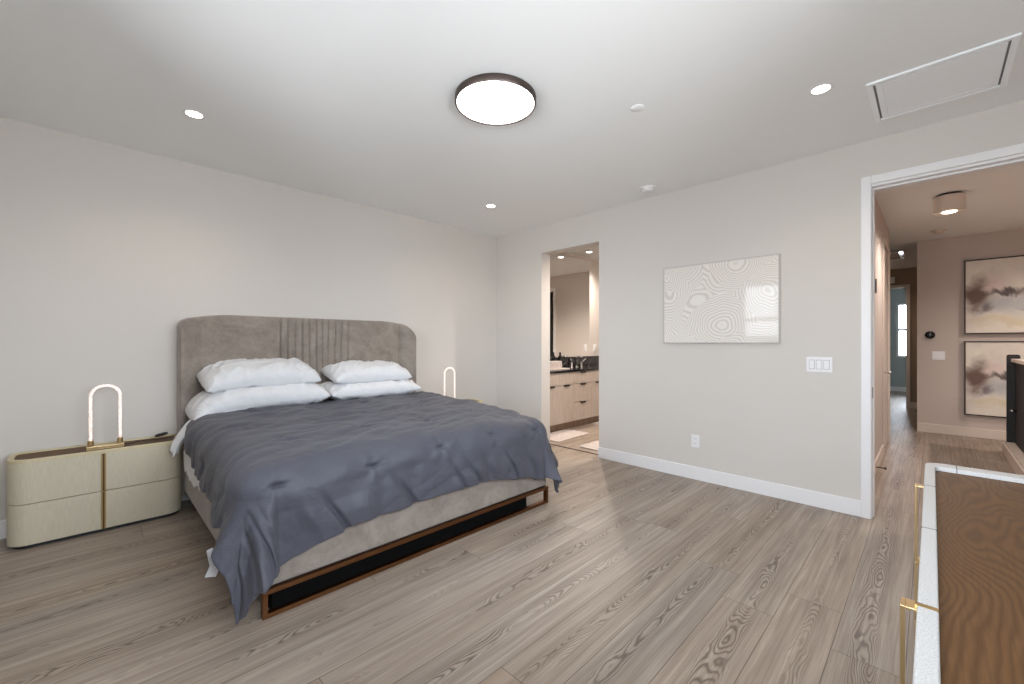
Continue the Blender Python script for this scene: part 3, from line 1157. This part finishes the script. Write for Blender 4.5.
def head_front(x, z):
    e = min(x - HX0, HX1 - x)
    y = 4.165
    if e < 0.15:
        k = 1 - e / 0.15
        y -= 0.12 * k ** 1.15
    y += (0.016 if x > 1.5 else 0.0) * math.exp(-((e - 0.15) / 0.014) ** 2) * min(1, max(0, (1.47 - z) / 0.1))
    # pleats over the middle
    a, b = 1.145, 1.865
    m = max(0, min(1, (x - a) / 0.03)) * max(0, min(1, (b - x) / 0.03))
    xs = x + 0.012 * noise.noise(Vector((x * 3, z * 3, 1.0))) + (x - 1.5) * 0.03 * (z - 1)
    ph = (xs - a) / 0.062 + 0.25 * noise.noise(Vector((x * 9, 0, 4.0)))
    g = abs(math.sin(PI * ph))
    y += m * 0.011 * (1 - g) ** 4 * 1.5
    y -= m * 0.004 * g
    y += 0.004 * noise.noise(Vector((x * 3, z * 3, 0)))
    return y


bm = newbm()
NX, NZ = 420, 60
rows = []
z0h = 0.10
for i in range(NX + 1):
    s = i / NX
    # denser at ends
    x = HX0 + (HX1 - HX0) * s
    zt = head_top(x)
    col_ = []
    for j in range(NZ + 1):
        q = j / NZ
        z = z0h + (zt - z0h) * (1 - (1 - q) ** 1.5)
        y = head_front(x, z)
        e = min(x - HX0, HX1 - x, zt - z)
        rr = 0.035
        if e < rr:
            k = 1 - e / rr
            y += rr * (1 - math.sqrt(max(0, 1 - k * k)))
        col_.append(bm.verts.new((x, y, z)))
    rows.append(col_)
for a, b in zip(rows[:-1], rows[1:]):
    for j in range(NZ):
        bm.faces.new((a[j], b[j], b[j + 1], a[j + 1]))
# back sheet joined along the rim
back = {}
def bk(v):
    if v not in back:
        back[v] = bm.verts.new((v.co.x, HB, v.co.z))
    return back[v]
bnd = [rows[i][0] for i in range(NX + 1)] + [rows[NX][j] for j in range(1, NZ + 1)] + [rows[i][NZ] for i in range(NX - 1, -1, -1)] + [rows[0][j] for j in range(NZ - 1, 0, -1)]
for i in range(len(bnd)):
    j = (i + 1) % len(bnd)
    bm.faces.new((bnd[i], bk(bnd[i]), bk(bnd[j]), bnd[j]))
for i in range(NX):
    bm.faces.new((bk(rows[i][0]), bk(rows[i][NZ]), bk(rows[i + 1][NZ]), bk(rows[i + 1][0])))
bobj('headboard', bm, M['velvet'], autosmooth=True)

# rails
bm = newbm(); box(bm, 0.50, 0.56, 2.25, 4.12, 0.13, 0.42)
bobj('side_rail', bm, M['velvet'], bevel=0.018)
bm = newbm(); box(bm, 2.52, 2.58, 2.25, 4.12, 0.13, 0.42)
bobj('side_rail', bm, M['velvet'], bevel=0.018)
bm = newbm(); box(bm, 0.50, 2.58, 2.185, 2.25, 0.13, 0.42)
bobj('foot_rail', bm, M['velvet'], bevel=0.018)
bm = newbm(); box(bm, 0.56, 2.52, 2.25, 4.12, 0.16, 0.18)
bobj('underside', bm, M['cloth_and_shade'])


def brass_frame(y0, y1):
    bm = newbm()
    x0, x1, s = 0.553, 2.575, 0.021
    box(bm, x0, x1, y0, y1, 0.0, s)
    box(bm, x0, x1, y0, y1, 0.13 - s, 0.13)
    box(bm, x0, x0 + s, y0, y1, s, 0.13 - s)
    box(bm, x1 - s, x1, y0, y1, s, 0.13 - s)
    return bm


bobj('foot_frame', brass_frame(2.165, 2.200), M['bronze'], bevel=0.0015)
bobj('head_frame', brass_frame(3.95, 3.985), M['bronze'], bevel=0.0015)
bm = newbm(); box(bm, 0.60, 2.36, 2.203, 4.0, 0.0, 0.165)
bobj('under_bed_shade', bm, M['cloth_and_shade'])  # black block added as painted shade in the gap under the bed

# mattress
bm = newbm(); box(bm, 0.575, 2.500, 2.270, 4.10, 0.20, 0.650)
o = obj('mattress', bm, M['sheet'], bevel=0.09)
tag(o, 'thick mattress in a white sheet, mostly hidden beneath the slate comforter', 'mattress')


def interp(tab, x):
    if x <= tab[0][0]:
        return tab[0][1]
    for (a, b), (c, d) in zip(tab[:-1], tab[1:]):
        if x <= c:
            k = (x - a) / (c - a)
            k = k * k * (3 - 2 * k)
            return b + (d - b) * k
    return tab[-1][1]


FOOT = [(0.60, 0.545), (0.69, 0.53), (0.83, 0.485), (1.01, 0.455), (1.43, 0.44), (1.8, 0.445), (2.25, 0.485), (2.47, 0.53)]
LEFT = [(1.74, 0.46), (2.05, 0.42), (2.24, 0.385), (2.31, 0.39), (2.50, 0.42), (2.77, 0.39), (3.09, 0.35), (3.55, 0.27), (3.70, 0.16), (3.86, 0.02)]
CX0, CX1, CY0, CY1 = 0.60, 2.47, 2.285, 3.86
RR = 0.145
tufts = []
for jr, yy in enumerate((2.14, 2.62, 3.10, 3.58)):
    for k in range(5):
        tufts.append((0.62 + 0.46 * k + (0.20 if jr % 2 else 0.0) + random.uniform(-.03, .03), yy + random.uniform(-.04, .04)))
tufts += [(0.30, 2.45), (0.34, 3.0)]


def comforter_point(p, q):
    ox = (CX0 - p) if p < CX0 else (p - CX1 if p > CX1 else 0.0)
    sxn = -1 if p < CX0 else 1
    oy = max(0.0, CY0 - q)
    L = math.hypot(ox, oy)
    zt = 0.700 + 0.052 * max(0, min(1, (q - 2.0) / 1.7))
    bx_, by_ = min(max(p, CX0), CX1), max(q, CY0)
    k1 = max(0, min(1, (p - 1.9) / 0.55)); k2 = max(0, min(1, (3.0 - q) / 0.7))
    zt -= 0.03 * k1 * k1 * (3 - 2 * k1) * k2 * k2 * (3 - 2 * k2)
    # surface relief
    puff = 0.014 * noise.noise(Vector((p * 1.7, q * 1.7, 40))) + 0.010 * noise.noise(Vector((p * 3.2, q * 3.2, 0))) + 0.006 * noise.noise(Vector((p * 8, q * 8, 3)))
    # soft diagonal wrinkles
    puff += 0.034 * abs(noise.noise(Vector(((p + q * 0.35) * 2.2, (q - p * 0.35) * 8, 7)))) * (0.4 + 0.6 * min(1, max(0, q - 2.2)))
    for tx, ty in tufts:
        a, b = p - tx, q - ty
        r2 = a * a + b * b
        if r2 < 0.09:
            puff -= 0.024 * math.exp(-(a * a) / 0.0012 - (b * b) / 0.00012)
            puff -= 0.007 * math.exp(-r2 / 0.004)
            r = math.sqrt(r2) + 1e-5
            th = math.atan2(b, a)
            puff += 0.0028 * math.sin(th * 5 + tx * 9) * math.exp(-((r - 0.07) / 0.05) ** 2)
    if L < 1e-6:
        # pinch the head edge down into a soft roll
        hz = max(0.0, 1 - (CY1 - q) / 0.05)
        z = zt + puff - 0.03 * hz * hz
        return Vector((bx_, by_, z))
    dx, dy = sxn * ox / L, -oy / L
    arc = RR * PI / 2
    if L < arc:
        a = L / RR
        h, d = RR * math.sin(a), RR * (1 - math.cos(a))
        nh, nz = math.sin(a), math.cos(a)
        hang = 0
    else:
        hang = L - arc
        h, d = RR, RR + hang
        nh, nz = 1.0, 0.0
    corner = min(1.0, (min(ox, oy) / 0.16)) if (ox > 0 and oy > 0) else 0.0
    ang = math.atan2(oy, ox + 1e-9)
    # folds: run down the drop
    s = p if oy > ox else q
    fold = noise.noise(Vector((s * 5.5, 0.2 * L, 11.0))) * 0.6 + 0.5 * noise.noise(Vector((s * 13, 0.5 * L, 15.0)))
    crease = 1 - abs(noise.noise(Vector((s * 8 + 0.6 * math.sin(L * 9), 0.8 * L, 21.0)))) * 2.2
    fold = fold * 0.5 + 0.25 - 1.1 * max(0, crease - 0.5)
    gr = min(1.0, hang / 0.14)
    if sxn < 0 and ox > oy:
        fold *= 0.55
    h += gr * 0.052 * fold * (1 - corner * 0.5) + 0.05 * hang
    if hang > 0:
        h = max(h, RR - 0.008)
    if corner > 0:
        h += corner * hang * (0.24 + 0.12 * math.cos((ang - 0.25) * 5.0)) * (1.25 if sxn < 0 else 1.35)
        d -= corner * hang * 0.02
    lf = 1.0
    if sxn < 0 and ox > 0 and q < 2.7:
        k = max(0, min(1, (2.75 - q) / 0.40))
        h += 0.13 * k * k * (3 - 2 * k) * hang * (1 - 0.6 * corner)
    P = Vector((bx_ + dx * h, by_ + dy * h, zt - d))
    pf = puff * (1.0 if hang == 0 else max(0.7, 1 - hang))
    P += Vector((dx * nh, dy * nh, nz)) * pf
    return P


bm = newbm()
NP, NQ = 330, 260
grid = []
for i in range(NP + 1):
    s = i / NP
    line = []
    for j in range(NQ + 1):
        w = j / NQ
        # first pass q to get overhangs, hem scaled by position
        pm = CX0 - 0.45 + s * (CX1 - CX0 + 0.45 + 0.42)
        fo = interp(FOOT, min(max(pm, CX0), CX1))
        fo += 0.012 * noise.noise(Vector((pm * 9, 0, 33))) + 0.014 * noise.noise(Vector((pm * 3.5, 0, 35)))
        q = CY1 - w * (CY1 - CY0 + fo)
        if q < CY0:
            q = CY0 - (CY0 - q) * 1.0
        if pm < CX0:
            p = CX0 - (CX0 - pm) / 0.45 * interp(LEFT, q)
        else:
            p = pm
        # wavy hem
        line.append(bm.verts.new(comforter_point(p, q)))
    grid.append(line)
for a, b in zip(grid[:-1], grid[1:]):
    for j in range(NQ):
        bm.faces.new((a[j], a[j + 1], b[j + 1], b[j]))
com = obj('comforter', bm, M['comforter'], smooth=True)
md = com.modifiers.new('thick', 'SOLIDIFY'); md.thickness = 0.026; md.offset = -1
com.modifiers.new('sub', 'SUBSURF').levels = 0
tag(com, 'slate grey tufted comforter draped over the bed', 'comforter')
# make sure normals point outward (up on top)
com.data.update()
if com.data.polygons[len(com.data.polygons) // 2].normal.z < 0:
    com.data.flip_normals()
bm = newbm()
for cx_, cz_, w_, h_, a in ((0.378, 0.315, 0.026, 0.07, 0.15), (0.386, 0.250, 0.048, 0.058, -0.4)):
    c, s_ = math.cos(a), math.sin(a)
    f_, b_ = [], []
    for (u, v) in ((-w_ / 2, -h_ / 2), (w_ / 2, -h_ / 2), (w_ / 2, h_ / 2), (-w_ / 2, h_ / 2)):
        xx, zz = cx_ + u * c - v * s_, cz_ + u * s_ + v * c
        f_.append(bm.verts.new((xx, 2.285 + u * 0.3, zz))); b_.append(bm.verts.new((xx, 2.288 + u * 0.3, zz)))
    bm.faces.new(f_); bm.faces.new(list(reversed(b_)))
    for i in range(4):
        j = (i + 1) % 4
        bm.faces.new((f_[i], b_[i], b_[j], f_[j]))
tg = obj('care_tag', bm, M['sheet'], com)
tg['label'] = 'small white care tags'

# white sheet hanging on the left side
bm = newbm()
g2 = []
for i in range(61):
    y = 3.13 + (3.93 - 3.13) * i / 60
    l_ = []
    zb = 0.325 + 0.05 * noise.noise(Vector((y * 7, 0, 2))) + 0.10 * max(0, (3.30 - y) / 0.17) + 0.03 * max(0, (y - 3.6))
    for j in range(31):
        k = j / 30
        z = 0.60 + (zb - 0.60) * k
        x = 0.556 - 0.072 * min(1, k * 2.2) + 0.010 * noise.noise(Vector((y * 16, z * 5, 6))) * k
        l_.append(bm.verts.new((x, y, z)))
    g2.append(l_)
for a, b in zip(g2[:-1], g2[1:]):
    for j in range(30):
        bm.faces.new((a[j], b[j], b[j + 1], a[j + 1]))
o = obj('flat_sheet', bm, M['sheet'], smooth=True)
md = o.modifiers.new('thick', 'SOLIDIFY'); md.thickness = 0.004
tag(o, 'white flat sheet hanging below the comforter on the left side of bed', 'sheet')

# folded white top sheet spilling at the left of pillows
bm = newbm()
g2 = []
path = [(0.90, 3.86, 0.755), (0.74, 3.85, 0.762), (0.64, 3.84, 0.757), (0.56, 3.83, 0.725), (0.49, 3.81, 0.665), (0.445, 3.79, 0.60), (0.415, 3.77, 0.545), (0.40, 3.76, 0.495)]
NPth = 28
for i in range(NPth + 1):
    s = i / NPth * (len(path) - 1)
    k = min(int(s), len(path) - 2); f = s - k
    a, b = Vector(path[k]), Vector(path[k + 1])
    c = a.lerp(b, f)
    wd = 0.16 - 0.055 * i / NPth
    l_ = []
    for j in range(25):
        v = j / 24 * 2 - 1
        l_.append(bm.verts.new(c + Vector((0, 0, 0.012)) + Vector((0.015 * math.cos(v * 6 + i * .1), v * wd, 0.012 * math.sin(v * 9 + 1) + 0.008 * noise.noise(Vector((i * .2, v * 3, 0)))))))
    g2.append(l_)
for a, b in zip(g2[:-1], g2[1:]):
    for j in range(24):
        bm.faces.new((a[j], a[j + 1], b[j + 1], b[j]))
o = obj('turned_sheet', bm, M['sheet'], smooth=True)
md = o.modifiers.new('thick', 'SOLIDIFY'); md.thickness = 0.012
tag(o, 'folded end of white sheet spilling from under pillows toward the left nightstand', 'sheet')


# ------------------------------------------------------------------ pillows
def pillow(label, c, w, d, h, rx, ry, rz, seed, sag=0.0, under=0.75):
    bm = newbm()
    nu, nv = 84, 56
    top, bot = {}, {}
    for side, dct in ((1, top), (-1, bot)):
        for i in range(nu + 1):
            for j in range(nv + 1):
                edge = i in (0, nu) or j in (0, nv)
                if side < 0 and edge:
                    bot[i, j] = top[i, j]
                    continue
                u, v = math.sin((i / nu * 2 - 1) * PI / 2), math.sin((j / nv * 2 - 1) * PI / 2)
                x = w / 2 * u * (1 - 0.025 * (1 - v * v)) * (1 - 0.03 * v * v * u * u)
                y = d / 2 * v * (1 - 0.07 * (1 - u * u))
                tk = ((1 - abs(u) ** 3.6) * (1 - abs(v) ** 2.6)) ** 0.42
                z = side * h / 2 * tk
                if side < 0:
                    z *= under
                nz = noise.noise(Vector((u * 2.2 + seed, v * 2.2, side * 2.0)))
                nw = noise.noise(Vector((x * 16 + y * 9 + seed, y * 5 - x * 3, side * 4.0)))
                cr = (abs(u) * 0.8 + abs(v) * 0.4) / 1.2
                rdg = 1 - abs(noise.noise(Vector((x * 5 - y * 9 + seed * 2, x * 9 + y * 3, 8.0 + seed)))) * 2
                z += side * tk * (0.020 * nz + 0.016 * nw * cr + 0.030 * (max(0, rdg) ** 3) * (0.35 + cr * cr))
                z -= sag * max(0, -u - 0.25) ** 2
                x += 0.006 * noise.noise(Vector((v * 5, seed, u)))
                y += 0.006 * noise.noise(Vector((u * 6, v, seed)))
                dct[i, j] = bm.verts.new((x, y, z))
    for i in range(nu):
        for j in range(nv):
            bm.faces.new((top[i, j], top[i + 1, j], top[i + 1, j + 1], top[i, j + 1]))
            bm.faces.new((bot[i, j], bot[i, j + 1], bot[i + 1, j + 1], bot[i + 1, j]))
    o = obj('pillow', bm, M['sheet'], smooth=True)
    o.location = c
    o.rotation_euler = (rx, ry, rz)
    tag(o, label, 'pillow', 'white pillows against the headboard')
    return o


pillow('lower white pillow of the left pair, nearest the left nightstand', (0.985, 3.915, 0.832), 0.98, 0.46, 0.23, math.radians(4), 0, 0.01, 1.0, 0.17)
pillow('lower white pillow of the right pair, under the smaller looking one', (1.935, 3.92, 0.825), 0.92, 0.46, 0.19, math.radians(4), 0, -0.01, 5.0)
pillow('plump upper white pillow on the left side of bed', (1.00, 3.955, 0.995), 0.84, 0.42, 0.25, math.radians(13), 0, 0.02, 9.0, 0.06, 0.45)
pillow('upper white pillow on the right side of bed', (1.925, 3.95, 0.965), 0.78, 0.42, 0.22, math.radians(11), 0, -0.02, 13.0, 0.0, 0.5)

# ------------------------------------------------------------------ nightstands
NW = 0.428


def make_nightstand():
    t = empty('nightstand', '', 'nightstand', (0.055, 4.095, 0))
    hx, y0, y1 = NW, -0.155, 0.165
    out = rrect(-hx, hx, y0, y1, (0.10, 0.06), 14)
    inn = rrect(-hx + 0.028, hx - 0.028, y0 + 0.022, y1 - 0.028, (0.080, 0.038), 14)
    plo = rrect(-hx + 0.02, hx - 0.02, y0 + 0.02, y1 - 0.005, (0.09, 0.05), 14)
    bm = newbm(); prism(bm, plo, 0.0, 0.024)
    obj('plinth', bm, M['black'], t)
    core = rrect(-hx + 0.01, hx - 0.01, y0 + 0.01, y1 - 0.005, (0.09, 0.05), 14)
    bm = newbm(); prism(bm, core, 0.024, 0.48)
    obj('carcass', bm, M['brown_wood'], t)
    for z0, z1 in ((0.024, 0.2745), (0.2785, 0.530)):
        bm = newbm(); ringwall(bm, out, inn, z0, z1)
        # slot for the centre strips
        dw = obj('drawer', bm, M['linen'], t, bevel=0.002)
        bm = newbm()
        for sg in (-1, 1):
            box(bm, sg * 0.0085 - 0.0038, sg * 0.0085 + 0.0038, y0 - 0.006, y0 + 0.004, z0 + 0.001, z1 - 0.001)
        pl = obj('pull', bm, M['brass_dull'], dw)
        bm = newbm(); box(bm, -0.0047, 0.0047, y0 - 0.001, y0 + 0.004, z0 + 0.001, z1 - 0.001)
        obj('centre_groove', bm, M['night_wood'], dw)
    bm = newbm(); ringwall(bm, out, inn, 0.530, 0.552)
    obj('top_rim', bm, plain('champagne_rim', srgb(208, 195, 160), 0.35), t, bevel=0.003)
    bm = newbm(); prism(bm, inn, 0.48, 0.541)
    obj('tray_top', bm, M['night_wood'], t)
    return t


def make_lamp():
    t = empty('arch_lamp', '', 'lamp', (0.067, 4.06, 0.5415))
    hw2 = 0.074
    bm = newbm(); box(bm, -0.095, 0.095, -0.026, 0.026, 0, 0.024)
    obj('base', bm, M['brass'], t, bevel=0.002)
    for sg in (-1, 1):
        bm = newbm(); lathe(bm, [(0, 0.028), (0.016, 0.028), (0.016, 0.062), (0.012, 0.064), (0, 0.064)], sg * hw2, 0, 24)
        obj('collar', bm, M['brass'], t, autosmooth=True)
    zt = 0.436 - hw2
    pts = [(-hw2, 0, 0.06 + (zt - 0.06) * k / 12) for k in range(13)]
    pts += [(-hw2 * math.cos(PI * k / 24), 0, zt + hw2 * math.sin(PI * k / 24)) for k in range(1, 24)]
    pts += [(hw2, 0, zt - (zt - 0.06) * k / 12) for k in range(13)]
    bm = newbm(); tube(bm, pts, 0.0088, 14)
    obj('light_tube', bm, M['lamp_tube'], t, smooth=True)
    return t


ns = make_nightstand()
ns['label'] = 'cream curved two drawer nightstand with brass centre strip, left of bed'
ns['group'] = 'matching nightstands either side of the bed'
n2 = copy_tree(ns); n2.location = (3.055, 4.095, 0)
n2['label'] = 'cream curved nightstand mostly hidden behind the right side of bed'
lp = make_lamp()
lp['label'] = 'arched glowing tube lamp with brass base on the left nightstand'
lp['group'] = 'matching arch lamps on the nightstands'
l2 = copy_tree(lp); l2.location = (3.01, 4.06, 0.5415)
l2['label'] = 'arched glowing tube lamp on the nightstand right of the bed'
bm = newbm()
pts = []
for k in range(31):
    s = k / 30
    pts.append((0.095 + s * 0.36, 0.03 + 0.05 * math.sin(s * 5), 0.006 + 0.05 * max(0, math.sin((s - 0.5) * 2 * PI * 0.5)) ** 2))
tube(bm, pts, 0.0028, 8)
obj('cord', bm, M['black'], lp, smooth=True)
bm = newbm(); tube(bm, [(0.265, 0.055, 0.032), (0.28, 0.055, 0.036), (0.325, 0.045, 0.046), (0.34, 0.042, 0.048)], [0.006, 0.011, 0.011, 0.006], 12)
obj('cord_switch', bm, M['black'], lp, smooth=True)

# ------------------------------------------------------------------ dresser (lower right)
t = empty('dresser', 'long white dresser with brown oak top and brass pulls, cut by the frame', 'dresser', (1.57, -0.235, 0))
hx, y0, y1 = 0.885, -0.355, 0.255
out = rrect(-hx, hx, y0, y1, (0.02, 0.05), 12)
inn = rrect(-hx + 0.05, hx - 0.075, y0 + 0.03, y1 - 0.029, (0.01, 0.016), 12)
zT = 0.78
bm = newbm(); prism(bm, rrect(-hx + 0.02, hx - 0.02, y0, y1 - 0.02, 0.02), 0.03, zT - 0.03)
obj('carcass', bm, M['whiteshell'], t)
bm = newbm(); prism(bm, rrect(-hx + 0.05, hx - 0.05, y0 + 0.03, y1 - 0.05, 0.02), 0.0, 0.03)
obj('plinth', bm, M['black'], t)
bm = newbm(); ringwall(bm, out, inn, zT - 0.03, zT)
obj('top_rim', bm, M['whiteshell'], t, bevel=0.004)
bm = newbm(); prism(bm, inn, zT - 0.03, zT - 0.016)
o = obj('wood_top', bm, M['brown_wood'], t)
for xx in (0.0, 0.47):
    bm = newbm()
    box(bm, xx - 0.0015, xx + 0.0015, y1 - 0.0295, y1 + 0.0005, zT - 0.028, zT + 0.0006)
    obj('rim_seam', bm, M['grey_gap'], t)
bm = newbm()
box(bm, hx - 0.0755, hx + 0.0005, 0.165, 0.168, zT - 0.028, zT + 0.0006)
obj('rim_seam', bm, M['grey_gap'], t)
bm = newbm(); box(bm, -0.47 - 0.006, -0.47 + 0.006, y1 - 0.029, y1 + 0.003, zT - 0.028, zT + 0.0012)
obj('brass_inlay', bm, M['brass_dull'], t)
for a, b in ((-0.883, -0.472), (-0.468, -0.001), (0.001, 0.468), (0.472, 0.883)):
    for z0, z1 in ((0.032, 0.385), (0.389, zT - 0.032)):
        bm = newbm()
        if abs(a) > 0.8 or abs(b) > 0.8:
            r_ = 0.05
            pl = rrect(a, b, y1 - 0.12, y1, 0.001, 12)
            # round only the outer front corner
            sgn = -1 if a < -0.8 else 1
            pl = []
            xo, xi = (a, b) if sgn < 0 else (b, a)
            pl = [(xi, y1 - 0.019), (xi, y1)]
            for k in range(13):
                an = PI / 2 - (PI / 2) * k / 12
                pl.append((xo - sgn * r_ + sgn * r_ * math.cos(an), y1 - r_ + r_ * math.sin(an)))
            for k in range(13):
                an = (PI / 2) * k / 12
                pl.append((xo - sgn * r_ + sgn * (r_ - 0.019) * math.cos(an), y1 - r_ + (r_ - 0.019) * math.sin(an)))
            prism(bm, pl, z0, z1)
        else:
            box(bm, a, b, y1 - 0.019, y1, z0, z1)
        obj('drawer', bm, M['whiteshell'], t)
for xx in (-0.47, 0.47):
    for z0, z1 in ((0.10, 0.385), (0.515, 0.775)) if False else ((0.12, 0.505), (0.515, 0.777)):
        bm = newbm()
        for dxx in (-0.028, 0.0):
            pass
        wv = 0.018
        box(bm, xx - wv, xx + wv, y1 + 0.016, y1 + 0.023, z0, z1)
        box(bm, xx - wv, xx + wv, y1 - 0.001, y1 + 0.016, z1 - 0.005, z1)
        box(bm, xx - wv, xx + wv, y1 - 0.001, y1 + 0.016, z0, z0 + 0.005)
        obj('pull', bm, M['brass'], t, bevel=0.001)
